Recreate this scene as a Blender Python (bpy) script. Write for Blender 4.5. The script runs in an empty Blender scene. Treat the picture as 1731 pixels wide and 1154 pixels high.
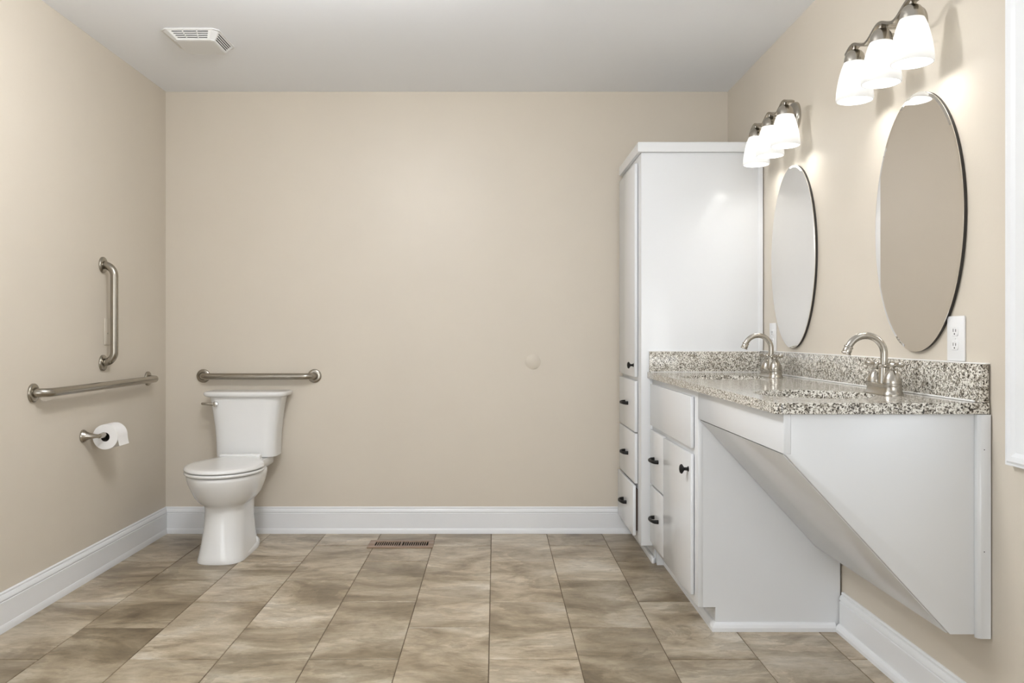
import bpy, bmesh, math, random
from mathutils import Vector, Matrix
PI = math.pi
random.seed(7)
scene = bpy.context.scene
COL = scene.collection

# ------------------------------------------------------------------ camera
F = 1407.6
cam_d = bpy.data.cameras.new('camera')
cam = bpy.data.objects.new('camera', cam_d)
COL.objects.link(cam)
cam.location = (0, 0, 1.098)
cam.rotation_euler = (PI / 2, 0, 0)
cam_d.sensor_width = 36.0
cam_d.lens = F * 36.0 / 1731.0
cam_d.shift_x = (865.5 - 837.0) / 1731.0
cam_d.shift_y = -(577.0 - 566.0) / 1731.0
cam_d.clip_start = 0.05
scene.camera = cam

# ------------------------------------------------------------------ world, lights, exposure
vs = scene.view_settings
vs.view_transform = 'Standard'
vs.look = 'None'
vs.gamma = 1.0
vs.use_curve_mapping = False
vs.exposure = 0.52

w = bpy.data.worlds.new('daylight')
scene.world = w
w.use_nodes = True
bg = w.node_tree.nodes['Background']
bg.inputs['Color'].default_value = (0.86, 0.93, 1.0, 1)
bg.inputs['Strength'].default_value = 1.0

WINDOW_W = 3.0
REAR_FILL_W = 42.0
FILL_GLOBE_S = 59.0  # glow of the added globe that fills the room
LEFT_FILL_W = 4.0


def area_light(name, loc, target, sx, sy, watts, color):
    d = bpy.data.lights.new(name, 'AREA')
    d.shape = 'RECTANGLE'
    d.size, d.size_y = sx, sy
    d.energy = watts
    d.color = color
    o = bpy.data.objects.new(name, d)
    COL.objects.link(o)
    o.location = loc
    o.rotation_euler = (Vector(target) - Vector(loc)).to_track_quat('-Z', 'Y').to_euler()
    return o


# right window daylight, then fill lights outside the added rear and left windows
area_light('window_daylight', (1.50, 1.44, 1.53), (-1.8, 1.75, 1.2), 1.0, 1.25, WINDOW_W, (0.97, 0.985, 1.0))
area_light('rear_fill_light', (-0.27, -3.25, 1.2), (-0.27, 4.0, 1.2), 2.6, 2.2, REAR_FILL_W, (0.98, 0.99, 1.0))
area_light('left_fill_light', (-2.04, 1.45, 1.35), (1.2, 1.9, 1.0), 1.9, 1.6, LEFT_FILL_W, (0.96, 0.98, 1.0))

# ------------------------------------------------------------------ materials
def new_mat(name):
    m = bpy.data.materials.new(name)
    m.use_nodes = True
    nt = m.node_tree
    return m, nt, nt.nodes['Principled BSDF']


def node(nt, typ, **kw):
    n = nt.nodes.new(typ)
    for k, v in kw.items():
        setattr(n, k, v)
    return n


def ramp(nt, stops):
    r = nt.nodes.new('ShaderNodeValToRGB')
    el = r.color_ramp.elements
    while len(el) < len(stops):
        el.new(0.5)
    for e, (p, c) in zip(el, stops):
        e.position = p
        e.color = (*c, 1)
    return r


def noise(nt, vec, scale, detail=4, rough=0.55, dist=0.0):
    n = nt.nodes.new('ShaderNodeTexNoise')
    n.inputs['Scale'].default_value = scale
    n.inputs['Detail'].default_value = detail
    n.inputs['Roughness'].default_value = rough
    n.inputs['Distortion'].default_value = dist
    if vec is not None:
        nt.links.new(vec, n.inputs['Vector'])
    return n


def plain(name, color, rough=0.5, metal=0.0, spec=0.5, coat=0.0, bump=None, vary=0.0):
    m, nt, p = new_mat(name)
    p.inputs['Base Color'].default_value = (*color, 1)
    p.inputs['Roughness'].default_value = rough
    p.inputs['Metallic'].default_value = metal
    p.inputs['Specular IOR Level'].default_value = spec
    p.inputs['Coat Weight'].default_value = coat
    p.inputs['Coat Roughness'].default_value = 0.08
    tc = node(nt, 'ShaderNodeTexCoord')
    if vary:
        n = noise(nt, tc.outputs['Object'], 3.0, 3)
        lo = tuple(c * (1 - vary) for c in color)
        hi = tuple(min(1, c * (1 + vary)) for c in color)
        r = ramp(nt, [(0.3, lo), (0.7, hi)])
        nt.links.new(n.outputs['Fac'], r.inputs['Fac'])
        nt.links.new(r.outputs['Color'], p.inputs['Base Color'])
    if bump:
        n = noise(nt, tc.outputs['Object'], bump[0], 3)
        b = node(nt, 'ShaderNodeBump')
        b.inputs['Strength'].default_value = bump[1]
        b.inputs['Distance'].default_value = bump[2]
        nt.links.new(n.outputs['Fac'], b.inputs['Height'])
        nt.links.new(b.outputs['Normal'], p.inputs['Normal'])
    return m


WALL = plain('beige_wall_paint', (0.640, 0.580, 0.490), 0.42, spec=0.42, bump=(160, 0.10, 0.002), vary=0.012)
CEIL = plain('ceiling_paint', (0.89, 0.91, 0.945), 0.9, spec=0.2, bump=(120, 0.08, 0.002))
TRIM = plain('white_trim_paint', (0.79, 0.80, 0.812), 0.32, bump=(60, 0.03, 0.001))
CAB = plain('white_cabinet_paint', (0.745, 0.757, 0.768), 0.24, coat=0.1, bump=(35, 0.03, 0.001))
PORC = plain('white_porcelain', (0.80, 0.80, 0.79), 0.2, coat=0.25)
SEATM = plain('white_seat_plastic', (0.82, 0.82, 0.81), 0.18, coat=0.3)
PLATE = plain('white_plate_plastic', (0.80, 0.80, 0.80), 0.3)
PAPER = plain('tissue_paper', (0.86, 0.85, 0.84), 0.95, spec=0.1, bump=(300, 0.2, 0.001))
CARD = plain('cardboard_core', (0.05, 0.04, 0.032), 0.9)
BLACK = plain('black_hardware', (0.008, 0.0075, 0.007), 0.5, spec=0.3)
DARK = plain('dark_void', (0.012, 0.011, 0.010), 0.9, spec=0.05)
DARKWOOD = plain('dark_drawer_inside', (0.09, 0.055, 0.04), 0.7)
CAULK = plain('white_caulk', (0.84, 0.83, 0.81), 0.4)
REG = plain('tan_metal_register', (0.30, 0.205, 0.145), 0.4, metal=0.25, vary=0.1)
CHROME = plain('polished_chrome', (0.72, 0.72, 0.71), 0.10, metal=1.0)
FANM = plain('fan_plastic', (0.74, 0.74, 0.73), 0.5)
FANP = plain('fan_panel_plastic', (0.55, 0.545, 0.535), 0.5)
MIRROR = plain('silvered_glass', (0.765, 0.74, 0.705), 0.0, metal=1.0)
MBACK = plain('mirror_backing', (0.03, 0.027, 0.024), 0.5)
GROUT = plain('brown_grout', (0.15, 0.115, 0.078), 0.9, spec=0.2, vary=0.1)


def brushed(name, color, rough, stretch):
    m, nt, p = new_mat(name)
    p.inputs['Metallic'].default_value = 1.0
    tc = node(nt, 'ShaderNodeTexCoord')
    mp = node(nt, 'ShaderNodeMapping')
    mp.inputs['Scale'].default_value = stretch
    nt.links.new(tc.outputs['Object'], mp.inputs['Vector'])
    n = noise(nt, mp.outputs['Vector'], 60, 3)
    r = ramp(nt, [(0.3, tuple(c * 0.95 for c in color)), (0.7, color)])
    nt.links.new(n.outputs['Fac'], r.inputs['Fac'])
    nt.links.new(r.outputs['Color'], p.inputs['Base Color'])
    rr = ramp(nt, [(0.3, (rough * 0.94,) * 3), (0.7, (rough * 1.06,) * 3)])
    nt.links.new(n.outputs['Fac'], rr.inputs['Fac'])
    nt.links.new(rr.outputs['Color'], p.inputs['Roughness'])
    return m


STEEL = brushed('brushed_steel_bar', (0.37, 0.34, 0.29), 0.25, (1, 1, 14))
NICKEL = brushed('brushed_nickel', (0.46, 0.43, 0.38), 0.24, (1, 1, 10))


def granite():
    m, nt, p = new_mat('speckled_granite')
    p.inputs['Roughness'].default_value = 0.10
    p.inputs['Specular IOR Level'].default_value = 0.55
    tc = node(nt, 'ShaderNodeTexCoord')
    n1 = noise(nt, tc.outputs['Object'], 215, 3, 0.6, 0.4)
    r1 = ramp(nt, [(0.375, (0.028, 0.022, 0.017)), (0.43, (0.11, 0.092, 0.070)),
                   (0.48, (0.46, 0.425, 0.36)), (0.53, (0.80, 0.775, 0.71))])
    nt.links.new(n1.outputs['Fac'], r1.inputs['Fac'])
    n2 = noise(nt, tc.outputs['Object'], 70, 3, 0.5, 0.3)
    r2 = ramp(nt, [(0.38, (0.40, 0.36, 0.31)), (0.50, (1, 1, 1))])
    nt.links.new(n2.outputs['Fac'], r2.inputs['Fac'])
    mx = node(nt, 'ShaderNodeMix', data_type='RGBA', blend_type='MULTIPLY')
    mx.inputs[0].default_value = 0.8
    nt.links.new(r1.outputs['Color'], mx.inputs[6])
    nt.links.new(r2.outputs['Color'], mx.inputs[7])
    nt.links.new(mx.outputs[2], p.inputs['Base Color'])
    return m


GRAN = granite()


def slate():
    m, nt, p = new_mat('slate_look_porcelain')
    tc = node(nt, 'ShaderNodeTexCoord')
    oi = node(nt, 'ShaderNodeObjectInfo')
    mul = node(nt, 'ShaderNodeMath', operation='MULTIPLY')
    mul.inputs[1].default_value = 57.0
    nt.links.new(oi.outputs['Random'], mul.inputs[0])
    cmb = node(nt, 'ShaderNodeCombineXYZ')
    nt.links.new(mul.outputs[0], cmb.inputs[0])
    nt.links.new(mul.outputs[0], cmb.inputs[1])
    nt.links.new(mul.outputs[0], cmb.inputs[2])
    add = node(nt, 'ShaderNodeVectorMath', operation='ADD')
    nt.links.new(tc.outputs['Object'], add.inputs[0])
    nt.links.new(cmb.outputs[0], add.inputs[1])
    def mapped(rot, scale):
        q = node(nt, 'ShaderNodeMapping')
        q.inputs['Rotation'].default_value = (0, 0, rot)
        q.inputs['Scale'].default_value = scale
        nt.links.new(add.outputs[0], q.inputs['Vector'])
        return q.outputs['Vector']

    def mult(a, b, fac=1.0):
        q = node(nt, 'ShaderNodeMix', data_type='RGBA', blend_type='MULTIPLY')
        q.inputs[0].default_value = fac
        nt.links.new(a, q.inputs[6])
        nt.links.new(b, q.inputs[7])
        return q.outputs[2]
    v = mapped(0.45, (1.2, 1.9, 1.0))
    # broad clouds, grey to tan
    n1 = noise(nt, v, 2.0, 12, 0.64, 0.6)
    r1 = ramp(nt, [(0.30, (0.135, 0.096, 0.055)), (0.42, (0.275, 0.214, 0.138)), (0.50, (0.395, 0.322, 0.226)),
                   (0.57, (0.49, 0.417, 0.310)), (0.68, (0.62, 0.56, 0.465))])
    nt.links.new(n1.outputs['Fac'], r1.inputs['Fac'])
    # cleft layers with one sharp edge each
    n2 = noise(nt, mapped(0.55, (1.1, 2.0, 1.0)), 1.35, 12, 0.62, 0.9)
    r2 = ramp(nt, [(0.34, (0.84, 0.84, 0.84)), (0.45, (0.80, 0.79, 0.77)), (0.460, (1.10, 1.10, 1.11)), (0.54, (0.97, 0.97, 0.96)),
                   (0.60, (0.92, 0.93, 0.95)), (0.608, (1.12, 1.12, 1.13)), (0.70, (0.98, 0.98, 0.98))])
    nt.links.new(n2.outputs['Fac'], r2.inputs['Fac'])
    c = mult(r1.outputs['Color'], r2.outputs['Color'], 0.9)
    # fine streaks along the cleft
    n3 = noise(nt, mapped(0.35, (1.0, 2.6, 1.0)), 14, 12, 0.78, 0.5)
    r3 = ramp(nt, [(0.30, (0.66, 0.65, 0.62)), (0.5, (1.0, 1.0, 1.0)), (0.70, (1.22, 1.22, 1.24))])
    nt.links.new(n3.outputs['Fac'], r3.inputs['Fac'])
    c = mult(c, r3.outputs['Color'])
    # small pits and pale flecks
    n5 = noise(nt, mapped(0.4, (1.0, 2.2, 1.0)), 26, 5, 0.6, 0.8)
    r5 = ramp(nt, [(0.27, (0.62, 0.60, 0.56)), (0.33, (1.0, 1.0, 1.0)), (0.69, (1.0, 1.0, 1.0)), (0.74, (1.28, 1.28, 1.30))])
    nt.links.new(n5.outputs['Fac'], r5.inputs['Fac'])
    mx2 = node(nt, 'ShaderNodeMix', data_type='RGBA', blend_type='MULTIPLY')
    mx2.inputs[0].default_value = 1.0
    nt.links.new(c, mx2.inputs[6])
    nt.links.new(r5.outputs['Color'], mx2.inputs[7])
    wn = node(nt, 'ShaderNodeTexWhiteNoise', noise_dimensions='1D')
    nt.links.new(oi.outputs['Random'], wn.inputs['W'])
    r4 = ramp(nt, [(0.0, (0.74, 0.73, 0.70)), (1.0, (1.08, 1.09, 1.11))])
    nt.links.new(wn.outputs['Value'], r4.inputs['Fac'])
    mx3 = node(nt, 'ShaderNodeMix', data_type='RGBA', blend_type='MULTIPLY')
    mx3.inputs[0].default_value = 1.0
    nt.links.new(mx2.outputs[2], mx3.inputs[6])
    nt.links.new(r4.outputs['Color'], mx3.inputs[7])
    nt.links.new(mx3.outputs[2], p.inputs['Base Color'])
    p.inputs['Roughness'].default_value = 0.34
    b = node(nt, 'ShaderNodeBump')
    b.inputs['Strength'].default_value = 0.105
    b.inputs['Distance'].default_value = 0.004
    nt.links.new(n2.outputs['Fac'], b.inputs['Height'])
    nt.links.new(b.outputs['Normal'], p.inputs['Normal'])
    return m


SLATE = slate()


def emitter(name, color, strength):
    m = bpy.data.materials.new(name)
    m.use_nodes = True
    nt = m.node_tree
    nt.nodes.clear()
    o = node(nt, 'ShaderNodeOutputMaterial')
    e = node(nt, 'ShaderNodeEmission')
    e.inputs['Color'].default_value = (*color, 1)
    e.inputs['Strength'].default_value = strength
    nt.links.new(e.outputs[0], o.inputs['Surface'])
    return m


def frosted_shade():
    m = bpy.data.materials.new('frosted_lamp_glass')
    m.use_nodes = True
    nt = m.node_tree
    nt.nodes.clear()
    o = node(nt, 'ShaderNodeOutputMaterial')
    e = node(nt, 'ShaderNodeEmission')
    e.inputs['Color'].default_value = (1.0, 0.985, 0.955, 1)
    e.inputs['Strength'].default_value = 0.2
    t = node(nt, 'ShaderNodeBsdfTranslucent')
    t.inputs['Color'].default_value = (0.33, 0.328, 0.32, 1)
    d = node(nt, 'ShaderNodeBsdfPrincipled')
    d.inputs['Base Color'].default_value = (0.50, 0.50, 0.49, 1)
    d.inputs['Roughness'].default_value = 0.25
    mx = node(nt, 'ShaderNodeMixShader')
    mx.inputs[0].default_value = 0.55
    nt.links.new(d.outputs[0], mx.inputs[1])
    nt.links.new(t.outputs[0], mx.inputs[2])
    ad = node(nt, 'ShaderNodeAddShader')
    nt.links.new(mx.outputs[0], ad.inputs[0])
    nt.links.new(e.outputs[0], ad.inputs[1])
    nt.links.new(ad.outputs[0], o.inputs['Surface'])
    return m


SHADE = frosted_shade()
BULB = emitter('glowing_bulb', (1.0, 0.985, 0.96), 46.0)
FILL_GLOBE = emitter('fill_globe_glow', (0.985, 0.99, 1.0), FILL_GLOBE_S)


def pane_mat():
    m = bpy.data.materials.new('window_glass')
    m.use_nodes = True
    nt = m.node_tree
    nt.nodes.clear()
    o = node(nt, 'ShaderNodeOutputMaterial')
    t = node(nt, 'ShaderNodeBsdfTransparent')
    g = node(nt, 'ShaderNodeBsdfGlossy')
    g.inputs['Roughness'].default_value = 0.02
    mx = node(nt, 'ShaderNodeMixShader')
    mx.inputs[0].default_value = 0.06
    nt.links.new(t.outputs[0], mx.inputs[1])
    nt.links.new(g.outputs[0], mx.inputs[2])
    nt.links.new(mx.outputs[0], o.inputs['Surface'])
    return m


PANE = pane_mat()

# ------------------------------------------------------------------ mesh helpers
ORG = {}


def merge(bm, tmp):
    me = bpy.data.meshes.new('tmp')
    tmp.to_mesh(me)
    tmp.free()
    bm.from_mesh(me)
    bpy.data.meshes.remove(me)


def box(bm, x0, x1, y0, y1, z0, z1, bev=0.0, seg=2):
    t = bmesh.new()
    bmesh.ops.create_cube(t, size=1.0)
    for v in t.verts:
        v.co = Vector((x0 + (v.co.x + .5) * (x1 - x0), y0 + (v.co.y + .5) * (y1 - y0), z0 + (v.co.z + .5) * (z1 - z0)))
    if bev:
        bmesh.ops.bevel(t, geom=list(t.edges), offset=bev, segments=seg, profile=0.5, affect='EDGES')
    merge(bm, t)
    return bm


def prism(bm, pts, axis, a0, a1, bev=0.0, seg=2):
    """polygon pts in the plane normal to axis; x: (y,z)  y: (x,z)  z: (x,y)"""
    def P(p, a):
        return {'x': (a, p[0], p[1]), 'y': (p[0], a, p[1]), 'z': (p[0], p[1], a)}[axis]
    t = bmesh.new()
    A = [t.verts.new(P(p, a0)) for p in pts]
    B = [t.verts.new(P(p, a1)) for p in pts]
    n = len(pts)
    t.faces.new(A)
    t.faces.new(B[::-1])
    for i in range(n):
        t.faces.new((A[i], B[i], B[(i + 1) % n], A[(i + 1) % n]))
    bmesh.ops.recalc_face_normals(t, faces=list(t.faces))
    if bev:
        bmesh.ops.bevel(t, geom=list(t.edges), offset=bev, segments=seg, profile=0.5, affect='EDGES')
    merge(bm, t)
    return bm


def loft(bm, rings, cap0=True, cap1=True, closed=False):
    t = bmesh.new()
    R = [[t.verts.new(p) for p in r] for r in rings]
    n = len(rings[0])
    for a, b in zip(R[:-1], R[1:]):
        for i in range(n):
            t.faces.new((a[i], a[(i + 1) % n], b[(i + 1) % n], b[i]))
    if closed:
        a, b = R[-1], R[0]
        for i in range(n):
            t.faces.new((a[i], a[(i + 1) % n], b[(i + 1) % n], b[i]))
    else:
        if cap0:
            t.faces.new(R[0][::-1])
        if cap1:
            t.faces.new(R[-1])
    bmesh.ops.recalc_face_normals(t, faces=list(t.faces))
    merge(bm, t)
    return bm


def frame_of(d):
    d = d.normalized()
    up = Vector((0, 0, 1)) if abs(d.z) < 0.9 else Vector((1, 0, 0))
    u = d.cross(up).normalized()
    return u, d.cross(u).normalized()


def tube(bm, pts, r, seg=20):
    pts = [Vector(p) for p in pts]
    if not isinstance(r, (list, tuple)):
        pts = [p for i, p in enumerate(pts) if i == 0 or (p - pts[i - 1]).length > 1e-6]
    rings = []
    u = None
    for i, p in enumerate(pts):
        d = (pts[min(i + 1, len(pts) - 1)] - pts[max(i - 1, 0)]).normalized()
        if u is None:
            u, v = frame_of(d)
        else:
            u = (u - d * u.dot(d)).normalized()
            v = d.cross(u).normalized()
        rr = r[i] if isinstance(r, (list, tuple)) else r
        rings.append([p + (u * math.cos(a) + v * math.sin(a)) * rr for a in [2 * PI * k / seg for k in range(seg)]])
    return loft(bm, rings)


def lathe(bm, prof, org, axis, seg=28, cap0=True, cap1=True):
    """prof: (radius, distance along axis)"""
    o = Vector(org)
    d = Vector(axis).normalized()
    u, v = frame_of(d)
    rings = [[o + d * h + (u * math.cos(a) + v * math.sin(a)) * max(r, 1e-4) for a in [2 * PI * k / seg for k in range(seg)]] for r, h in prof]
    return loft(bm, rings, cap0, cap1)


def arc_path(p0, corner_pts, rad, n=8):
    """polyline through corners with rounded bends"""
    pts = [Vector(p) for p in corner_pts]
    out = [pts[0]]
    for i in range(1, len(pts) - 1):
        a = (pts[i - 1] - pts[i]).normalized()
        b = (pts[i + 1] - pts[i]).normalized()
        s, e = pts[i] + a * rad, pts[i] + b * rad
        c = pts[i] + (a + b) * rad
        for k in range(n + 1):
            t = k / n * PI / 2
            out.append(c - b * rad * math.cos(t) - a * rad * math.sin(t))
    out.append(pts[-1])
    return out


def obj(name, bm, mat, parent=None, sharp=40, smooth=True):
    me = bpy.data.meshes.new(name)
    off = ORG.get(parent.name, Vector((0, 0, 0))) if parent else Vector((0, 0, 0))
    if off.length:
        bmesh.ops.translate(bm, verts=list(bm.verts), vec=-off)
    for f in bm.faces:
        f.smooth = smooth
    bm.to_mesh(me)
    bm.free()
    if smooth:
        me.set_sharp_from_angle(angle=math.radians(sharp))
    me.materials.append(mat)
    o = bpy.data.objects.new(name, me)
    COL.objects.link(o)
    if parent:
        o.parent = parent
    ORG[o.name] = off
    return o


def tag(o, label, cat, group=None):
    o['label'] = label
    o['category'] = cat
    if group:
        o['group'] = group


def thing(name, label, cat, loc, group=None):
    o = bpy.data.objects.new(name, None)
    o.empty_display_size = 0.05
    COL.objects.link(o)
    o.location = loc
    tag(o, label, cat, group)
    ORG[o.name] = Vector(loc)
    return o


def structure(o):
    o['kind'] = 'structure'
    return o


def copy_tree(o, parent=None):
    c = o.copy()
    COL.objects.link(c)
    if parent:
        c.parent = parent
    for ch in list(o.children):
        copy_tree(ch, c)
    return c


B = bmesh.new

# ------------------------------------------------------------------ room shell
XL, XR, YB, YR, ZC = -1.828, 1.290, 4.620, -3.0, 2.447
T = 0.12
structure(obj('wall_back', box(B(), XL - T, XR + T, YB, YB + T, -0.05, ZC + T), WALL, smooth=False))
LY0, LY1, LZ0, LZ1 = 0.45, 2.45, 0.50, 2.20
bm = B()
box(bm, XL - T, XL, YR - T, LY0, -0.05, ZC + T)
box(bm, XL - T, XL, LY1, YB, -0.05, ZC + T)
box(bm, XL - T, XL, LY0, LY1, -0.05, LZ0)
box(bm, XL - T, XL, LY0, LY1, LZ1, ZC + T)
structure(obj('wall_left', bm, WALL, smooth=False))
WY0, WY1, WZ0, WZ1 = 0.90, 1.985, 0.866, 2.19
bm = B()
box(bm, XR, XR + T, YR - T, WY0, -0.05, ZC + T)
box(bm, XR, XR + T, WY1, YB, -0.05, ZC + T)
box(bm, XR, XR + T, WY0, WY1, -0.05, WZ0)
box(bm, XR, XR + T, WY0, WY1, WZ1, ZC + T)
structure(obj('wall_right', bm, WALL, smooth=False))
RX0, RX1, RZ0, RZ1 = -1.6, 1.06, 0.06, 2.30
bm = B()
box(bm, XL, RX0, YR - T, YR, -0.05, ZC + T)
box(bm, RX1, XR, YR - T, YR, -0.05, ZC + T)
box(bm, RX0, RX1, YR - T, YR, -0.05, RZ0)
box(bm, RX0, RX1, YR - T, YR, RZ1, ZC + T)
structure(obj('wall_rear', bm, WALL, smooth=False))
structure(obj('ceiling', box(B(), XL, XR, YR, YB, ZC, ZC + T), CEIL, smooth=False))
floor = structure(obj('floor', box(B(), XL, XR, YR, YB, -0.05, -0.0025), GROUT, smooth=False))

# floor tiles, half bond, cut where they meet the walls
TW, TL, GAP = 0.305, 0.6075, 0.0032
X0, Y0 = -0.021, 4.035
shared = {}
kx0 = math.floor((XL - X0) / TW)
kx1 = math.ceil((XR - X0) / TW)
for k in range(kx0, kx1):
    xa, xb = X0 + k * TW, X0 + (k + 1) * TW
    xa, xb = max(xa, XL), min(xb, XR)
    if xb - xa < 0.01:
        continue
    off = Y0 if k % 2 == 0 else Y0 - TL / 2
    n0 = math.floor((YR - off) / TL)
    n1 = math.ceil((YB - off) / TL)
    for n in range(n0, n1):
        ya, yb = max(off + n * TL, YR), min(off + (n + 1) * TL, YB)
        if yb - ya < 0.01:
            continue
        hx, hy = (xb - xa - GAP) / 2, (yb - ya - GAP * 1.7) / 2
        key = (round(hx, 4), round(hy, 4))
        if key not in shared:
            t = B()
            z1, z0, c = 0.0, -0.0075, 0.0012
            r0 = [(-hx, -hy, z0), (hx, -hy, z0), (hx, hy, z0), (-hx, hy, z0)]
            r1 = [(-hx, -hy, z1 - c), (hx, -hy, z1 - c), (hx, hy, z1 - c), (-hx, hy, z1 - c)]
            a, b = hx - c, hy - c
            r2 = [(-a, -b, z1), (a, -b, z1), (a, b, z1), (-a, b, z1)]
            loft(t, [r0, r1, r2])
            me = bpy.data.meshes.new('tile')
            t.to_mesh(me)
            t.free()
            me.materials.append(SLATE)
            shared[key] = me
        o = bpy.data.objects.new('tile', shared[key])
        COL.objects.link(o)
        o.parent = floor
        o.location = ((xa + xb) / 2, (ya + yb) / 2, random.uniform(-0.0004, 0.0004))

# baseboards: profile (distance from wall, height)
def base_profile(t, s):
    return [(0, 0), (t + s, 0), (t + s, 0.012), (t + s * 0.75, 0.022), (t + s * 0.25, 0.028), (t, 0.029),
            (t, 0.110), (t - 0.0035, 0.112), (t - 0.0035, 0.1165), (t + 0.0005, 0.1185), (t - 0.001, 0.126),
            (t - 0.005, 0.1335), (t - 0.0075, 0.1345), (t - 0.0075, 0.1375), (t - 0.007, 0.142), (t - 0.010, 0.1465), (0, 0.147)]


TRIMB = TRIM
bp = base_profile(0.0125, 0.008)
structure(obj('baseboard_back', prism(B(), [(YB - d, z) for d, z in bp], 'x', XL, 0.80), TRIMB, sharp=20))
bp = base_profile(0.0125, 0.004)
structure(obj('baseboard_left', prism(B(), [(XL + d, z) for d, z in bp], 'y', YR, YB), TRIMB, sharp=20))
bp = base_profile(0.0145, 0.015)
structure(obj('baseboard_right', prism(B(), [(XR - d, z) for d, z in bp], 'y', YR, 3.086), TRIMB, sharp=20))

# right window: casing, jamb, sash, glass
win = structure(obj('window_1', box(B(), XR + 0.06, XR + 0.075, WY0 + 0.045, WY1 - 0.045, WZ0 + 0.045, WZ1 - 0.045), PANE, smooth=False))
CW = 0.095
def casing(bm, ya, yb, za, zb):
    """mitred picture-frame casing with a stepped profile, on the right wall"""
    prof = [(0.0, 0.0), (0.0, 0.012), (0.018, 0.015), (0.030, 0.011), (0.062, 0.014), (0.072, 0.020), (0.084, 0.022), (0.090, 0.019), (CW, 0.019), (CW, 0.0)]
    rings = []
    for (sy, sz, cy, cz) in ((-1, -1, ya, za), (1, -1, yb, za), (1, 1, yb, zb), (-1, 1, ya, zb)):
        rings.append([(XR - h, cy + sy * d, cz + sz * d) for d, h in prof])
    loft(bm, rings, closed=True)
bm = B(); casing(bm, WY0 + 0.005, WY1 - 0.005, WZ0 + 0.005, WZ1 - 0.005)
obj('casing', bm, TRIM, win, sharp=20)
bm = B()
for (a, b, c, d) in ((WY0 + 0.001, WY0 + 0.045, WZ0 + 0.001, WZ1 - 0.001), (WY1 - 0.045, WY1 - 0.001, WZ0 + 0.001, WZ1 - 0.001), (WY0 + 0.045, WY1 - 0.045, WZ0 + 0.001, WZ0 + 0.045),
                     (WY0 + 0.045, WY1 - 0.045, WZ1 - 0.045, WZ1 - 0.001), (WY0 + 0.045, WY1 - 0.045, 1.51, 1.55)):
    box(bm, XR + 0.045, XR + 0.09, a, b, c, d, 0.003)
obj('sash', bm, TRIM, win)
added_rear_win = structure(obj('added_rear_window', box(B(), RX0 + 0.045, RX1 - 0.045, YR - 0.075, YR - 0.06, RZ0 + 0.045, RZ1 - 0.045), PANE, smooth=False))  # added window behind the camera, an opening for fill light
bm = B()
for (a, b, c, d) in ((RX0 + .001, RX0 + 0.045, RZ0 + .001, RZ1 - .001), (RX1 - 0.045, RX1 - .001, RZ0 + .001, RZ1 - .001), (RX0 + 0.045, RX1 - 0.045, RZ0 + .001, RZ0 + 0.045),
                     (RX0 + 0.045, RX1 - 0.045, RZ1 - 0.045, RZ1 - .001), (-0.32, -0.28, RZ0 + 0.045, RZ1 - 0.045)):
    box(bm, a, b, YR - 0.09, YR - 0.045, c, d, 0.003)
obj('sash', bm, TRIM, added_rear_win)

added_left_win = structure(obj('added_left_window', box(B(), XL - 0.075, XL - 0.06, LY0 + 0.045, LY1 - 0.045, LZ0 + 0.045, LZ1 - 0.045), PANE, smooth=False))  # added unseen window beside the camera, lets in side fill
bm = B()
for (a, b, c, d) in ((LY0 + .001, LY0 + 0.045, LZ0 + .001, LZ1 - .001), (LY1 - 0.045, LY1 - .001, LZ0 + .001, LZ1 - .001), (LY0 + 0.045, LY1 - 0.045, LZ0 + .001, LZ0 + 0.045),
                     (LY0 + 0.045, LY1 - 0.045, LZ1 - 0.045, LZ1 - .001), (1.43, 1.47, LZ0 + 0.045, LZ1 - 0.045)):
    box(bm, XL - 0.09, XL - 0.045, a, b, c, d, 0.003)
obj('sash', bm, TRIM, added_left_win)

# ------------------------------------------------------------------ hardware makers
def knob(parent, x, y, z, s=1.0):
    bm = B()
    lathe(bm, [(0.0085 * s, 0), (0.0085 * s, 0.002), (0.0055 * s, 0.004), (0.005 * s, 0.013 * s), (0.009 * s, 0.0165 * s),
               (0.0145 * s, 0.020 * s), (0.0155 * s, 0.023 * s), (0.0125 * s, 0.0268 * s), (0.006 * s, 0.0288 * s), (0.0, 0.0294 * s)], (x, y, z), (-1, 0, 0), 22)
    return obj('knob', bm, BLACK, parent)


def pull(parent, x, y, z, L=0.096):
    bm = B()
    pts, rad = [], []
    n = 22
    for i in range(n + 1):
        t = i / n
        a = PI * t
        pts.append((x - 0.027 * math.sin(a) ** 0.62 - 0.002, y + L / 2 * math.cos(a) * -1, z))
        e = abs(2 * t - 1)
        rad.append(0.0066 + 0.0036 * max(0, (e - 0.35)) * 1.2)
    pts[0] = (x, y - L / 2, z)
    pts[-1] = (x, y + L / 2, z)
    tube(bm, pts, rad, 14)
    for s in (-1, 1):
        lathe(bm, [(0.0095, 0), (0.0095, 0.003), (0.0075, 0.006), (0.003, 0.0075)], (x, y + s * L / 2, z), (-1, 0, 0), 16)
    return obj('pull', bm, BLACK, parent)


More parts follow.
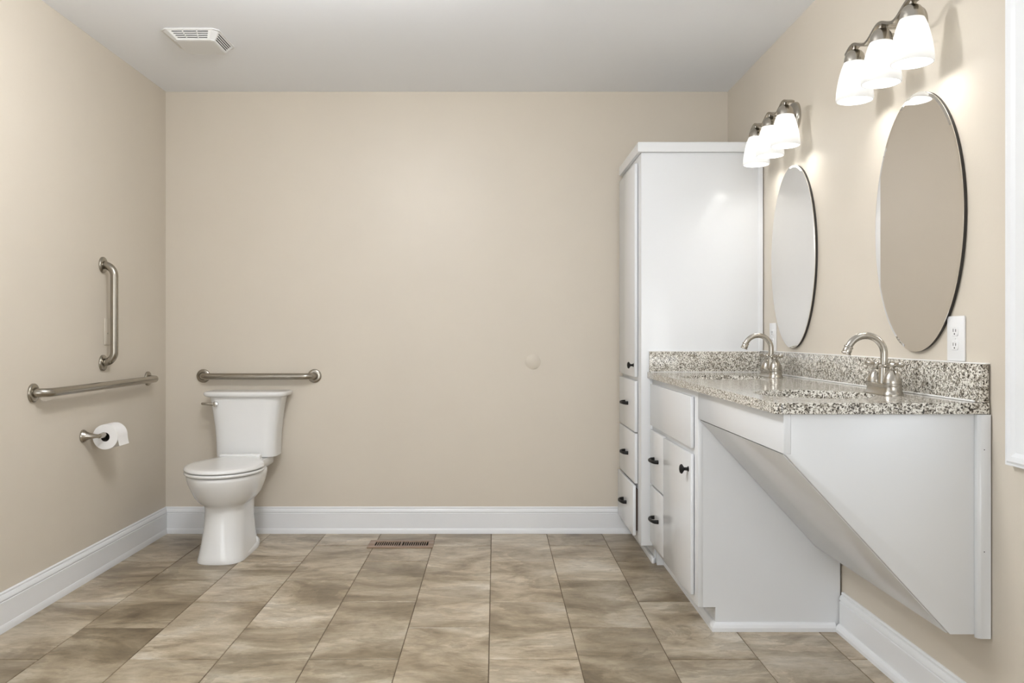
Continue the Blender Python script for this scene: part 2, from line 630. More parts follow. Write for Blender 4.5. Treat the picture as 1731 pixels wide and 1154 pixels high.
# ------------------------------------------------------------------ tall cabinet
XT = 0.702
tall = thing('tall_cabinet', 'tall white linen cabinet standing in the right back corner', 'cabinet', (1.0, 4.3, 0))
bm = B()
XE = 1.266
box(bm, XT, XE, 4.0, 4.585, 0.087, 1.974, 0.0012)
box(bm, 0.768, XE, 4.012, 4.585, 0.0, 0.0885)
obj('body', bm, CAB, tall)
bm = B()
box(bm, XE - 0.002, 1.286, 3.996, 4.012, 0.0, 1.974, 0.0015)
obj('scribe_strip', bm, CAB, tall)
bm = B()
prof = [(0, 1.974), (0.017, 1.974), (0.0195, 1.980), (0.0195, 2.018), (0.017, 2.021), (-0.02, 2.021), (-0.02, 1.99), (0, 1.99)]
rings = []
for (x, y, sx, sy) in ((XT, 4.585, 1, 0), (XT, 4.0, 1, 1), (1.286, 4.0, 0, 1)):
    rings.append([(x - d * sx, y - d * sy, z) for d, z in prof])
loft(bm, rings)
box(bm, XT + 0.005, 1.285, 4.005, 4.585, 2.005, 2.019)
obj('crown_molding', bm, CAB, tall, sharp=25)
bm = B()
box(bm, 0.753, 0.7675, 4.0, 4.58, 0.0, 0.028, 0.003)
obj('toe_molding', bm, TRIM, tall)


def front(name, parent, xf, th, y0, y1, z0, z1, bev=0.0022):
    return obj(name, box(B(), xf, xf + th, y0, y1, z0, z1, bev), CAB, parent)


d = front('door', tall, 0.684, 0.0152, 4.085, 4.585, 0.892, 1.940)
knob(d, 0.684, 4.115, 0.949, 1.1)
for (z0, z1, zp, pullout) in ((0.621, 0.872, 0.748, 0.0), (0.3695, 0.6145, 0.491, 0.0), (0.115, 0.360, 0.238, 0.0085)):
    d = front('drawer', tall, 0.684 - pullout, 0.0152, 4.085, 4.585, z0, z1)
    pull(d, 0.684 - pullout, 4.335, zp)
    if pullout:
        obj('drawer_box', box(B(), 0.6925, 0.7025, 4.10, 4.57, z0 + 0.02, z1 - 0.02), DARKWOOD, d)

# ------------------------------------------------------------------ base cabinet under the counter
XF = 0.754
vb = thing('base_cabinet', 'white base cabinet with two small drawers and one door under the granite top', 'cabinet', (1.0, 3.5, 0))
bm = B()
box(bm, XF, XF + 0.019, 3.095, 3.992, 0.087, 0.890, 0.0012)
prism(bm, [(XF + 0.0185, 0.890), (XF + 0.0185, 0.087), (0.819, 0.087), (0.819, 0.0), (1.2825, 0.0), (1.2825, 0.890)], 'y', 3.0952, 3.113)
box(bm, XF + 0.0185, 1.2825, 3.974, 3.992, 0.0, 0.890)
box(bm, XF + 0.0185, 1.2825, 3.1135, 3.9735, 0.087, 0.105)
box(bm, 0.819, 0.837, 3.1135, 3.9735, 0.0, 0.0865)
box(bm, 1.270, 1.2825, 3.1135, 3.9735, 0.1055, 0.890)
obj('body', bm, CAB, vb)
bm = B()
shoe = [(0, 0), (0.016, 0), (0.016, 0.014), (0.012, 0.024), (0.006, 0.030), (0, 0.032)]
rings = []
for (x, y, sx, sy) in ((0.819, 3.985, 1, 0), (0.819, 3.095, 1, 1), (1.262, 3.095, 0, 1)):
    rings.append([(x - dd * sx, y - dd * sy, z) for dd, z in shoe])
loft(bm, rings)
obj('toe_molding', bm, TRIM, vb, sharp=20)
front('false_front', vb, 0.738, 0.0132, 3.145, 3.965, 0.671, 0.866)
for (z0, z1, zp) in ((0.395, 0.650, 0.522), (0.118, 0.385, 0.252)):
    d = front('drawer', vb, 0.738, 0.0132, 3.662, 3.965, z0, z1)
    pull(d, 0.738, 3.815, zp)
d = front('door', vb, 0.738, 0.0132, 3.145, 3.655, 0.118, 0.648)
knob(d, 0.738, 3.180, 0.587, 1.2)

# ------------------------------------------------------------------ knee space cover: apron, slanted board, end panel
kc = thing('knee_space_cover', 'white slanted knee space cover with triangular end panel under the near sink', 'vanity panel', (1.03, 2.6, 0.31))
obj('apron', box(B(), XF, XF + 0.019, 2.1772, 3.094, 0.787, 0.891, 0.001), CAB, kc)
bm = B()
sl = [(0.758, 0.7830), (1.190, 0.312), (1.204, 0.325), (0.786, 0.7830)]
prism(bm, sl, 'y', 2.196, 3.0915, 0.001)
obj('slanted_board', bm, CAB, kc)
obj('bottom_board', box(B(), 1.205, 1.284, 2.196, 3.085, 0.3135, 0.328), CAB, kc)
bm = B()
prism(bm, [(XF + 0.0192, 0.891), (XF + 0.0192, 0.7867), (XF, 0.7867), (0.760, 0.784), (1.190, 0.3155), (1.287, 0.3155), (1.287, 0.891)], 'y', 2.177, 2.1955, 0.0008)
obj('end_panel', bm, CAB, kc)
bm = B()
prism(bm, [(1.252, 2.1768), (1.252, 2.1725), (1.255, 2.1665), (1.262, 2.1625), (1.287, 2.161), (1.287, 2.1768)], 'z', 0.309, 0.891, 0.0004, 1)
et = obj('edge_strip', bm, CAB, kc)
for z in (0.80, 0.535):
    obj('nail_hole', lathe(B(), [(0.0014, 0), (0.0014, 0.0004)], (1.270, 2.1617, z), (0, -1, 0), 8), DARK, et)

# ------------------------------------------------------------------ countertop with two undermount sinks
SINKS = ((0.955, 2.50), (0.955, 3.485))
SA, SB = 0.170, 0.185
CX0, CX1, CY0, CY1, CZ0, CZ1 = 0.730, 1.286, 2.166, 3.993, 0.892, 0.921
ct = thing('granite_countertop', 'speckled granite countertop slab with two white undermounted sinks', 'countertop', (1.0, 3.08, 0.892))


def slab():
    t = bmesh.new()
    c = 0.022
    outline = [(CX0, CY1)]
    for i in range(7):
        a = PI + i / 6 * PI / 2
        outline.append((CX0 + c + c * math.cos(a), CY0 + c + c * math.sin(a)))
    outline += [(CX1, CY0), (CX1, CY1)]
    N = 56
    loops = [outline] + [[(sx + SA * math.cos(2 * PI * k / N), sy + SB * math.sin(2 * PI * k / N)) for k in range(N)] for sx, sy in SINKS]
    edges = []
    for L in loops:
        vs_ = [t.verts.new((x, y, CZ1)) for x, y in L]
        edges += [t.edges.new((vs_[i], vs_[(i + 1) % len(vs_)])) for i in range(len(vs_))]
    bmesh.ops.triangle_fill(t, use_beauty=True, use_dissolve=False, edges=edges)
    for f in list(t.faces):                        # drop triangles that fell inside a sink opening
        c_ = f.calc_center_median()
        for sx, sy in SINKS:
            if ((c_.x - sx) / SA) ** 2 + ((c_.y - sy) / SB) ** 2 < 0.995:
                t.faces.remove(f)
                break
    bmesh.ops.recalc_face_normals(t, faces=list(t.faces))
    if sum(f.normal.z for f in t.faces) < 0:
        bmesh.ops.reverse_faces(t, faces=list(t.faces))
    ex = bmesh.ops.extrude_face_region(t, geom=list(t.faces))
    for v in [g for g in ex['geom'] if isinstance(g, bmesh.types.BMVert)]:
        v.co.z = CZ0
    bmesh.ops.recalc_face_normals(t, faces=list(t.faces))
    return t


sl_o = obj('slab', slab(), GRAN, ct, sharp=30)
bv = sl_o.modifiers.new('eased_edge', 'BEVEL')
bv.width = 0.0025
bv.segments = 2
bv.limit_method = 'ANGLE'
bv.angle_limit = math.radians(60)
bs = thing('backsplash', 'long speckled granite backsplash strip running along the right wall under the mirrors', 'backsplash', (1.2745, 3.07, CZ1))
obj('strip', box(B(), 1.263, 1.286, 2.168, 3.972, CZ1 + 0.0005, 1.0215, 0.0015), GRAN, bs)
bm = B()
box(bm, 1.2585, 1.2630, 2.19, 3.968, CZ1 + 0.0004, CZ1 + 0.005, 0.0015)
box(bm, 1.276, 1.2895, 2.168, 3.972, 1.0215, 1.0245, 0.001)
obj('caulk', bm, CAULK, bs)
bs = thing('backsplash', 'short speckled granite side splash against the tall cabinet', 'backsplash', (1.0, 3.983, CZ1))
obj('strip', box(B(), 0.737, 1.2855, 3.973, 3.993, CZ1 + 0.0005, 1.0185, 0.0015), GRAN, bs)
bm = B()
box(bm, 0.742, 1.258, 3.9690, 3.9728, CZ1 + 0.0004, CZ1 + 0.003, 0.001)
box(bm, 0.737, 1.262, 3.988, 3.9992, 1.0187, 1.0212, 0.001)
obj('caulk', bm, CAULK, bs)

# sinks
def make_sink(sx, sy):
    bm = B()
    N = 48
    def el(k, z):
        return [(sx + (SA + 0.004) * k * math.cos(2 * PI * i / N), sy + (SB + 0.004) * k * math.sin(2 * PI * i / N), z) for i in range(N)]
    loft(bm, [el(1.02, 0.8915), el(1.0, 0.8915), el(0.985, 0.86), el(0.90, 0.81), el(0.62, 0.785), el(0.35, 0.778), el(0.12, 0.775),
              el(0.12, 0.765), el(0.36, 0.768), el(0.66, 0.775), el(0.95, 0.805), el(1.0, 0.86), el(1.02, 0.883)], closed=True)
    s = obj('sink_basin', bm, PORC, ct)
    obj('drain', lathe(B(), [(0.030, 0), (0.030, 0.003), (0.022, 0.005), (0.018, 0.003), (0.0, 0.004)], (sx, sy, 0.7762), (0, 0, 1), 24), NICKEL, s)


make_sink(*SINKS[0])
make_sink(*SINKS[1])

# ------------------------------------------------------------------ faucets (built at origin-relative coordinates)
def make_faucet(x, y, z, label):
    f = thing('faucet', label, 'faucet', (x, y, z), 'two handle faucets on the counter')
    def st(hx, hy, zz, n=12):
        """stadium ring along y"""
        pts = []
        r = hx
        for i in range(n + 1):
            a = -PI / 2 + PI * i / n
            pts.append((x + r * math.sin(a), y + (hy - r) + r * math.cos(a), z + zz))
        for i in range(n + 1):
            a = PI / 2 + PI * i / n
            pts.append((x + r * math.sin(a), y - (hy - r) + r * math.cos(a), z + zz))
        return pts
    bm = B()
    loft(bm, [st(0.0310, 0.0835, 0.0), st(0.0315, 0.084, 0.003), st(0.0300, 0.0825, 0.006), st(0.0275, 0.080, 0.010), st(0.0260, 0.0785, 0.018), st(0.0255, 0.078, 0.029), st(0.0262, 0.0787, 0.031), st(0.0255, 0.078, 0.0335), st(0.023, 0.0755, 0.0345)])
    obj('base', bm, NICKEL, f)
    bm = B()
    lathe(bm, [(0.0175, 0.034), (0.0165, 0.045), (0.0148, 0.065), (0.0138, 0.079), (0.0165, 0.082), (0.0168, 0.0845), (0.0135, 0.0875), (0.0115, 0.089)], (x, y, z), (0, 0, 1), 28)
    obj('spout_collar', bm, NICKEL, f)
    path = [(x, y, z + 0.086), (x, y, z + 0.105)]
    R = 0.055
    zc = z + 0.120
    for i in range(0, 29):
        a = math.radians(i * 158 / 28)
        path.append((x - R + R * math.cos(a), y, zc + R * math.sin(a)))
    sp = obj('spout', tube(B(), path, 0.0105, 22), NICKEL, f)
    a = math.radians(158)
    end = Vector((x - R + R * math.cos(a), y, zc + R * math.sin(a)))
    dr = Vector((-math.sin(a), 0, math.cos(a))).normalized()
    bm = B()
    lathe(bm, [(0.0108, -0.004), (0.0135, -0.002), (0.0138, 0.001), (0.0118, 0.003), (0.0132, 0.009), (0.0128, 0.013), (0.0125, 0.017), (0.0145, 0.019), (0.0145, 0.0215), (0.010, 0.022), (0.009, 0.018)], end, dr, 26)
    obj('aerator', bm, NICKEL, sp)
    for s in (-1, 1):
        hy = y + s * 0.051
        bm = B()
        lathe(bm, [(0.0262, 0.034), (0.0266, 0.0375), (0.0258, 0.044), (0.0232, 0.053), (0.0188, 0.0625), (0.0135, 0.0700), (0.0105, 0.0735), (0.0118, 0.0755), (0.0118, 0.0775), (0.0085, 0.079), (0.0075, 0.084)], (x, hy, z), (0, 0, 1), 28)
        h = obj('handle', bm, NICKEL, f)
        bm = B()
        pts, rad = [], []
        for q, r in ((-0.0135, 0.0015), (-0.0122, 0.0062), (-0.008, 0.0092), (-0.002, 0.0105), (0.004, 0.0095), (0.010, 0.0068), (0.0155, 0.0060), (0.022, 0.0078), (0.029, 0.0096), (0.035, 0.0092), (0.0395, 0.0062), (0.0412, 0.0015)):
            pts.append((x - 0.36 * s * q, hy + s * q, z + 0.0895 + 0.06 * q))
            rad.append(r)
        tube(bm, pts, rad, 20)
        obj('lever', bm, NICKEL, h)
    bm = B()
    lathe(bm, [(0.0028, 0.034), (0.0028, 0.084), (0.0055, 0.086), (0.0065, 0.090), (0.0045, 0.094), (0.0, 0.0955)], (x + 0.019, y - 0.006, z), (0, 0, 1), 14)
    obj('lift_rod', bm, NICKEL, f)
    return f


make_faucet(1.163, 2.49, CZ1, 'brushed nickel gooseneck faucet at the near sink')
make_faucet(1.155, 3.485, CZ1, 'brushed nickel gooseneck faucet by the tall cabinet')

# ------------------------------------------------------------------ oval mirrors
def make_mirror(y, z, label):
    m = thing('oval_mirror', label, 'mirror', (1.288, y, z), 'oval mirrors over the sinks')
    A_, B_ = 0.263, 0.393
    N = 96
    def el(a, b, x):
        return [(x, y + a * math.cos(2 * PI * i / N), z + b * math.sin(2 * PI * i / N)) for i in range(N)]
    obj('glass', loft(B(), [el(A_, B_, 1.2795), el(A_, B_, 1.2775), el(A_ - 0.0095, B_ - 0.0095, 1.2767)]), MIRROR, m, sharp=3)
    obj('backing', loft(B(), [el(A_ - 0.002, B_ - 0.002, 1.2893), el(A_ - 0.002, B_ - 0.002, 1.2797)]), MBACK, m)


make_mirror(2.535, 1.440, 'frameless oval mirror above the near sink')
make_mirror(3.588, 1.434, 'frameless oval mirror closest to the tall cabinet')

# ------------------------------------------------------------------ outlets
def make_outlet(y0, y1, z0, z1, label):
    yc, zc = (y0 + y1) / 2, (z0 + z1) / 2
    o = thing('wall_outlet', label, 'outlet', (XR, yc, zc), 'outlets over the counter')
    pl = obj('cover_plate', box(B(), XR - 0.006, XR - 0.0002, y0, y1, z0, z1, 0.0025), PLATE, o)
    for s in (-1, 1):
        zz = zc + s * 0.0195
        bm = B()
        pts = []
        for i in range(24):
            a = 2 * PI * i / 24
            pts.append((yc + 0.0172 * math.cos(a), zz + max(-0.0125, min(0.0125, 0.0172 * math.sin(a)))))
        prism(bm, pts, 'x', XR - 0.0085, XR - 0.0055, 0.0006, 1)
        r = obj('receptacle', bm, PLATE, o)
        bm = B()
        box(bm, XR - 0.0090, XR - 0.0082, yc + 0.0052, yc + 0.0072, zz - 0.001, zz + 0.0075)
        box(bm, XR - 0.0090, XR - 0.0082, yc - 0.0072, yc - 0.0052, zz - 0.001, zz + 0.0065)
        lathe(bm, [(0.0023, 0), (0.0023, 0.0006)], (XR - 0.0083, yc, zz - 0.0068), (-1, 0, 0), 10)
        obj('slot', bm, DARK, r)
    obj('screw', lathe(B(), [(0.003, 0), (0.0026, 0.001), (0.0, 0.0013)], (XR - 0.006, yc, zc), (-1, 0, 0), 12), PLATE, o)


make_outlet(2.280, 2.367, 1.0255, 1.151, 'white duplex outlet right of the near oval mirror')
make_outlet(3.812, 3.899, 1.0255, 1.153, 'white duplex outlet between the far mirror and the tall cabinet')

# blank covers painted like the wall
bl = thing('switch_plate', 'beige painted blank plate half hidden by the upright grab bar', 'cover plate', (XL, 3.925, 1.113))
obj('plate', box(B(), XL + 0.0002, XL + 0.006, 3.888, 3.962, 1.051, 1.176, 0.002), WALL, bl)
for z in (1.105,):
    obj('screw', lathe(B(), [(0.0032, 0), (0.0026, 0.0012), (0, 0.0014)], (XL + 0.0059, 3.916, z), (1, 0, 0), 12), STEEL, bl)
rc = obj('round_cover', lathe(B(), [(0.0415, 0.0002), (0.0415, 0.0028), (0.0395, 0.0045), (0.0, 0.005)], (0.210, YB, 0.950), (0, -1, 0), 48), WALL)
tag(rc, 'small round beige cover on the bare back wall', 'cover plate')

# ------------------------------------------------------------------ grab bars
def grab_bar(label, a, b, nrm, off, r=0.0175, bend=0.05):
    a, b, nrm = Vector(a), Vector(b), Vector(nrm)
    g = thing('grab_bar', label, 'grab bar', a)
    path = arc_path(None, [a + nrm * 0.006, a + nrm * off, b + nrm * off, b + nrm * 0.006], bend, 10)
    obj('bar', tube(B(), path, r, 24), STEEL, g)
    for p in (a, b):
        bm = B()
        lathe(bm, [(0.0375, 0.0003), (0.0375, 0.007), (0.0355, 0.0095), (0.029, 0.0115), (0.0215, 0.0120), (0.0205, 0.0105), (0.018, 0.0095)], p, nrm, 40)
        fl = obj('flange', bm, STEEL, g)
    return g


grab_bar('short upright brushed steel grab bar on the left wall', (XL, 3.875, 0.968), (XL, 3.875, 1.424), (1, 0, 0), 0.056, bend=0.052)
grab_bar('long horizontal brushed steel grab bar on the left wall', (XL, 3.290, 0.869), (XL, 4.375, 0.869), (1, 0, 0), 0.058, bend=0.052)
grab_bar('horizontal brushed steel grab bar on the back wall above the toilet tank', (-1.617, YB, 0.871), (-1.001, YB, 0.871), (0, -1, 0), 0.056, bend=0.05)

# ------------------------------------------------------------------ toilet paper holder and roll
PX, PZ = -1.753, 0.650
th = thing('toilet_paper_holder', 'brushed nickel two post paper holder on the left wall', 'paper holder', (XL, 3.77, PZ))
for yy, s in ((3.690, 1), (3.888, -1)):
    bm = B()
    lathe(bm, [(0.0290, 0.0003), (0.0295, 0.003), (0.0275, 0.008), (0.0215, 0.0165), (0.0185, 0.021), (0.0180, 0.0235), (0.0155, 0.0275), (0.0118, 0.043), (0.0092, 0.058), (0.0084, 0.068), (0.0078, 0.0785), (0.002, 0.0815)], (XL, yy, PZ), (1, 0, 0), 30)
    p_ = obj('post', bm, NICKEL, th)
    bm = B()
    lathe(bm, [(0.0070, -0.010), (0.0095, -0.006), (0.0100, 0.004), (0.0128, 0.028), (0.0133, 0.038), (0.0120, 0.041), (0.0085, 0.0415)], (PX, yy, PZ), (0, s, 0), 24)
    obj('cup', bm, NICKEL, p_)
obj('roller', lathe(B(), [(0.008, 0), (0.008, 0.132)], (PX, 3.723, PZ), (0, 1, 0), 20), NICKEL, th)
RZ = PZ - 0.0105
rl = thing('toilet_paper_roll', 'white toilet paper roll hanging on the nickel holder', 'toilet paper', (PX, 3.79, RZ))
def ann(bm, ro, ri, ya, yb, seg=56):
    def ring(r, y):
        return [(PX + r * math.cos(2 * PI * k / seg), y, RZ + r * math.sin(2 * PI * k / seg)) for k in range(seg)]
    loft(bm, [ring(ri, ya), ring(ro - 0.001, ya), ring(ro, ya + 0.001), ring(ro, yb - 0.001), ring(ro - 0.001, yb), ring(ri, yb)], closed=True)
bm = B(); ann(bm, 0.0565, 0.0205, 3.742, 3.842)
obj('paper', bm, PAPER, rl, sharp=35)
bm = B(); ann(bm, 0.0204, 0.0190, 3.743, 3.841)
obj('core', bm, CARD, rl, sharp=35)
bm = B()
pts = []
for i in range(15):
    a = math.radians(80 - i * 5.8)
    pts.append((PX + 0.0575 * math.cos(a), RZ + 0.0575 * math.sin(a)))
for q in ((0.0585, -0.012), (0.061, -0.026), (0.0645, -0.040)):
    pts.append((PX + q[0], RZ + q[1]))
inner = [(p[0] - 0.0007, p[1] - 0.0005) for p in pts]
prism(bm, pts + inner[::-1], 'y', 3.7425, 3.8415)
obj('loose_sheet', bm, PAPER, rl, sharp=60)

# ------------------------------------------------------------------ toilet
TX = -1.338
to = thing('toilet', 'white two piece elongated toilet against the back wall', 'toilet', (TX, 4.25, 0))


def egg(w, yf, yb, z, yc=None, pf=1.0, pb=0.6, n=56, tilt=0.0):
    """outline: rounded at the front (small y), squarer at the back"""
    if yc is None:
        yc = yf + (yb - yf) * 0.52
    pts = []
    for i in range(n):
        a = 2 * PI * i / n
        c, s = math.cos(a), math.sin(a)
        p = pb if s > 0 else pf
        x = w * math.copysign(abs(c) ** p, c)
        y = yc + (yb - yc) * abs(s) ** p if s > 0 else yc - (yc - yf) * abs(s) ** p
        pts.append((TX + x, y, z + tilt * (y - yc)))
    return pts


bm = B()
loft(bm, [egg(0.112, 3.972, 4.43, 0.0, 4.10, 0.72, 0.5), egg(0.112, 3.970, 4.43, 0.008, 4.10, 0.72, 0.5), egg(0.107, 3.976, 4.42, 0.03, 4.10, 0.75, 0.5),
          egg(0.100, 3.990, 4.40, 0.09, 4.12, 0.8, 0.5), egg(0.095, 4.006, 4.38, 0.17, 4.14, 0.85, 0.5), egg(0.094, 4.014, 4.38, 0.235, 4.15, 0.85, 0.5),
          egg(0.097, 4.010, 4.38, 0.258, 4.15, 0.9, 0.55), egg(0.104, 4.003, 4.38, 0.268, 4.15, 0.93, 0.56), egg(0.120, 3.982, 4.38, 0.278, 4.15, 0.97, 0.6), egg(0.143, 3.950, 4.385, 0.304, 4.15, 1.0, 0.65),
          egg(0.160, 3.928, 4.39, 0.340, 4.15, 1.0, 0.7), egg(0.173, 3.908, 4.40, 0.372, 4.15, 1.0, 0.75), egg(0.180, 3.897, 4.405, 0.400, 4.15, 1.0, 0.78),
          egg(0.181, 3.895, 4.41, 0.414, 4.15, 1.0, 0.8), egg(0.176, 3.900, 4.405, 0.419, 4.15, 1.0, 0.8)])
bowl = obj('bowl', bm, PORC, to, sharp=60)
# foot flange and trapway behind the pedestal
bm = B()
loft(bm, [egg(0.112, 4.00, 4.50, 0.0, 4.25, 0.6, 0.9), egg(0.112, 4.00, 4.50, 0.018, 4.25, 0.6, 0.9), egg(0.106, 4.02, 4.49, 0.027, 4.25, 0.6, 0.9),
          egg(0.085, 4.08, 4.47, 0.034, 4.25, 0.6, 0.9), egg(0.074, 4.12, 4.46, 0.06, 4.27, 0.6, 0.8), egg(0.074, 4.14, 4.47, 0.30, 4.29, 0.6, 0.7), egg(0.085, 4.16, 4.55, 0.37, 4.32, 0.6, 0.6)])
obj('foot', bm, PORC, to, sharp=50)
bm = B()
loft(bm, [egg(0.095, 4.30, 4.55, 0.372, 4.42, 0.5, 0.4), egg(0.120, 4.30, 4.585, 0.398, 4.42, 0.35, 0.25), egg(0.127, 4.30, 4.595, 0.404, 4.42, 0.35, 0.25), egg(0.127, 4.30, 4.597, 0.438, 4.42, 0.35, 0.25), egg(0.122, 4.305, 4.592, 0.4445, 4.42, 0.35, 0.25)])
obj('deck', bm, PORC, to, sharp=50)
for s in (-1, 1):
    bm = B()
    lathe(bm, [(0.0125, 0), (0.0125, 0.012), (0.0105, 0.022), (0.006, 0.027), (0, 0.028)], (TX + s * 0.092, 4.33, 0.026), (0, 0, 1), 20)
    obj('bolt_cap', bm, SEATM, to)
# tank
bm = B()
rings = []
nt_ = 14
for i in range(nt_ + 1):
    t = i / nt_
    z = 0.447 + t * (0.766 - 0.447)
    hw = 0.161 + 0.033 * t ** 2.0
    yf = 4.438 - 0.018 * t ** 1.5
    rings.append(egg(hw, yf, 4.605, z, 4.53, 0.42, 0.22, 72))
lo = egg(0.150, 4.450, 4.60, 0.4455, 4.53, 0.42, 0.22, 72)
loft(bm, [lo] + rings)
obj('tank', bm, PORC, to, sharp=60)
bm = B()
loft(bm, [egg(0.205, 4.412, 4.606, 0.7665, 4.53, 0.36, 0.15, 72), egg(0.216, 4.400, 4.609, 0.772, 4.53, 0.36, 0.15, 72), egg(0.2205, 4.396, 4.610, 0.779, 4.53, 0.36, 0.15, 72), egg(0.2215, 4.395, 4.610, 0.788, 4.53, 0.36, 0.15, 72),
          egg(0.2195, 4.397, 4.609, 0.793, 4.53, 0.36, 0.15, 72), egg(0.213, 4.404, 4.606, 0.7955, 4.53, 0.36, 0.15, 72)])
obj('tank_lid', bm, PORC, to, sharp=60)
# flush lever
bm = B()
lathe(bm, [(0.0145, -0.004), (0.0150, 0.004), (0.0150, 0.013), (0.0125, 0.018), (0.006, 0.0195), (0, 0.0198)], (TX - 0.147, 4.432, 0.731), (0, -1, 0), 24)
fl = obj('flush_lever', bm, CHROME, to)
bm = B()
def cs(x, y, z, hy, hz):
    return [(x, y + hy * math.cos(2 * PI * i / 14), z + hz * math.sin(2 * PI * i / 14)) for i in range(14)]
lx, ly, lz = TX - 0.147, 4.418, 0.731
loft(bm, [cs(lx + 0.006, ly, lz, 0.003, 0.006), cs(lx - 0.012, ly, lz, 0.0045, 0.0078), cs(lx - 0.04, ly - 0.001, lz + 0.0008, 0.0045, 0.0066), cs(lx - 0.068, ly - 0.003, lz + 0.0025, 0.0045, 0.0068), cs(lx - 0.0735, ly - 0.003, lz + 0.003, 0.002, 0.004)])
obj('arm', bm, NICKEL, fl)


def seat_ring(w, yf, yb, z, wb, n=72, tilt=0.0):
    """seat outline: elongated oval whose sides draw in to a straight hinge edge"""
    pts = []
    yc = 4.135
    for i in range(n):
        a = 2 * PI * i / n
        c, s = math.cos(a), math.sin(a)
        if s <= 0:
            x, y = w * c, yc + (yc - yf) * s
        else:
            t = abs(s) ** 0.62
            y = yc + (yb - yc) * t
            k = min(1.0, max(0.0, (y - yc) / (yb - yc)))
            wmax = w + (wb - w) * (k * k * (3 - 2 * k))
            x = wmax * math.copysign(min(1.0, abs(c) ** 0.30), c)
        pts.append((TX + x, y, z + tilt * (y - yf)))
    return pts


bm = B()
loft(bm, [seat_ring(0.155, 3.925, 4.34, 0.4240, 0.11), seat_ring(0.1845, 3.8895, 4.36, 0.4242, 0.127), seat_ring(0.188, 3.886, 4.365, 0.4265, 0.13), seat_ring(0.189, 3.885, 4.365, 0.433, 0.13), seat_ring(0.187, 3.887, 4.362, 0.4370, 0.128), seat_ring(0.1855, 3.8885, 4.36, 0.4378, 0.127), seat_ring(0.150, 3.93, 4.33, 0.4380, 0.11)])
obj('seat', bm, SEATM, to, sharp=60)
bm = B()
loft(bm, [seat_ring(0.150, 3.93, 4.34, 0.4428, 0.105), seat_ring(0.1865, 3.8875, 4.37, 0.4430, 0.120), seat_ring(0.189, 3.885, 4.375, 0.4465, 0.122), seat_ring(0.188, 3.886, 4.376, 0.452, 0.120), seat_ring(0.181, 3.893, 4.374, 0.458, 0.116, tilt=0.005),
          seat_ring(0.165, 3.910, 4.370, 0.4605, 0.108, tilt=0.008), seat_ring(0.12, 3.96, 4.35, 0.4625, 0.08, tilt=0.008), seat_ring(0.05, 4.06, 4.25, 0.463, 0.03, tilt=0.008)])
obj('seat_lid', bm, SEATM, to, sharp=60)
obj('hinge_cover', box(B(), TX - 0.108, TX + 0.108, 4.352, 4.398, 0.4225, 0.474, 0.008, 3), SEATM, to)

# ------------------------------------------------------------------ floor register
fr = thing('floor_register', 'tan metal floor register in the tile by the back wall', 'floor vent', (-0.49, 4.364, 0.0))
gx0, gx1, gy0, gy1 = -0.662, -0.322, 4.287, 4.441
bm = B()
xs = (gx0 + 0.033, gx0 + 0.166, gx0 + 0.176, gx1 - 0.033 + 0.004)
sy0, sy1 = gy0 + 0.038, gy1 - 0.033
box(bm, gx0, gx1, gy0, sy0, 0.0004, 0.0055, 0.0018)
box(bm, gx0, gx1, sy1, gy1, 0.0004, 0.0055, 0.0018)
box(bm, gx0, xs[0], sy0 - 0.003, sy1 + 0.003, 0.0004, 0.0053, 0.0006)
box(bm, xs[1], xs[2], sy0 - 0.003, sy1 + 0.003, 0.0004, 0.0053, 0.0006)
box(bm, xs[3], gx1, sy0 - 0.003, sy1 + 0.003, 0.0004, 0.0053, 0.0006)
obj('frame', bm, REG, fr)
obj('dark_underplate', box(B(), xs[0], xs[3], sy0, sy1, 0.0004, 0.0010), DARK, fr)  # black plate, the shade inside the register put into its colour
slat_me = None
for (a, b) in ((xs[0], xs[1]), (xs[2], xs[3])):
    n = 12
    for k in range(1, n):
        xx = a + (b - a) * k / n
        if slat_me is None:
            s = obj('slat', box(B(), -0.0022, 0.0022, sy0 - 0.001 - 4.364, sy1 + 0.001 - 4.364, 0.0010, 0.0048), REG, None, smooth=False)
            slat_me = s.data
        else:
            s = bpy.data.objects.new('slat', slat_me)
            COL.objects.link(s)
        s.parent = fr
        s.location = (xx + 0.49, 0, 0)

# ------------------------------------------------------------------ exhaust fan grille on the ceiling
fan = thing('exhaust_fan', 'white square exhaust fan grille on the ceiling', 'exhaust fan', (-1.349, 3.79, ZC))
tx0, tx1, ty0, ty1 = -1.476, -1.220, 3.658, 3.925
bx0, bx1, by0, by1 = -1.430, -1.252, 3.698, 3.890
zt, zb_ = ZC - 0.0055, ZC - 0.037


def oct_ring(x0, x1, y0, y1, c, z):
    return [(x0 + c, y0, z), (x1 - c, y0, z), (x1, y0 + c, z), (x1, y1 - c, z), (x1 - c, y1, z), (x0 + c, y1, z), (x0, y1 - c, z), (x0, y0 + c, z)]


bm = B()
loft(bm, [oct_ring(tx0, tx1, ty0, ty1, 0.022, ZC - 0.0003), oct_ring(tx0, tx1, ty0, ty1, 0.022, zt)])
obj('flange', bm, FANM, fan, smooth=False)
bm = B()
e = 0.0045
loft(bm, [oct_ring(tx0 + .006 + e, tx1 - .006 - e, ty0 + .006 + e, ty1 - .006 - e, 0.022, zt + 0.001), oct_ring(bx0 + e, bx1 - e, by0 + e, by1 - e, 0.016, zb_ + 0.003)])
obj('inner_shell', bm, DARK, fan, smooth=False)
bm = B()
R0 = oct_ring(tx0 + .006, tx1 - .006, ty0 + .006, ty1 - .006, 0.022, zt + 0.0005)
R1 = oct_ring(bx0, bx1, by0, by1, 0.016, zb_)
ctr = Vector((-1.349, 3.79, ZC + 0.02))


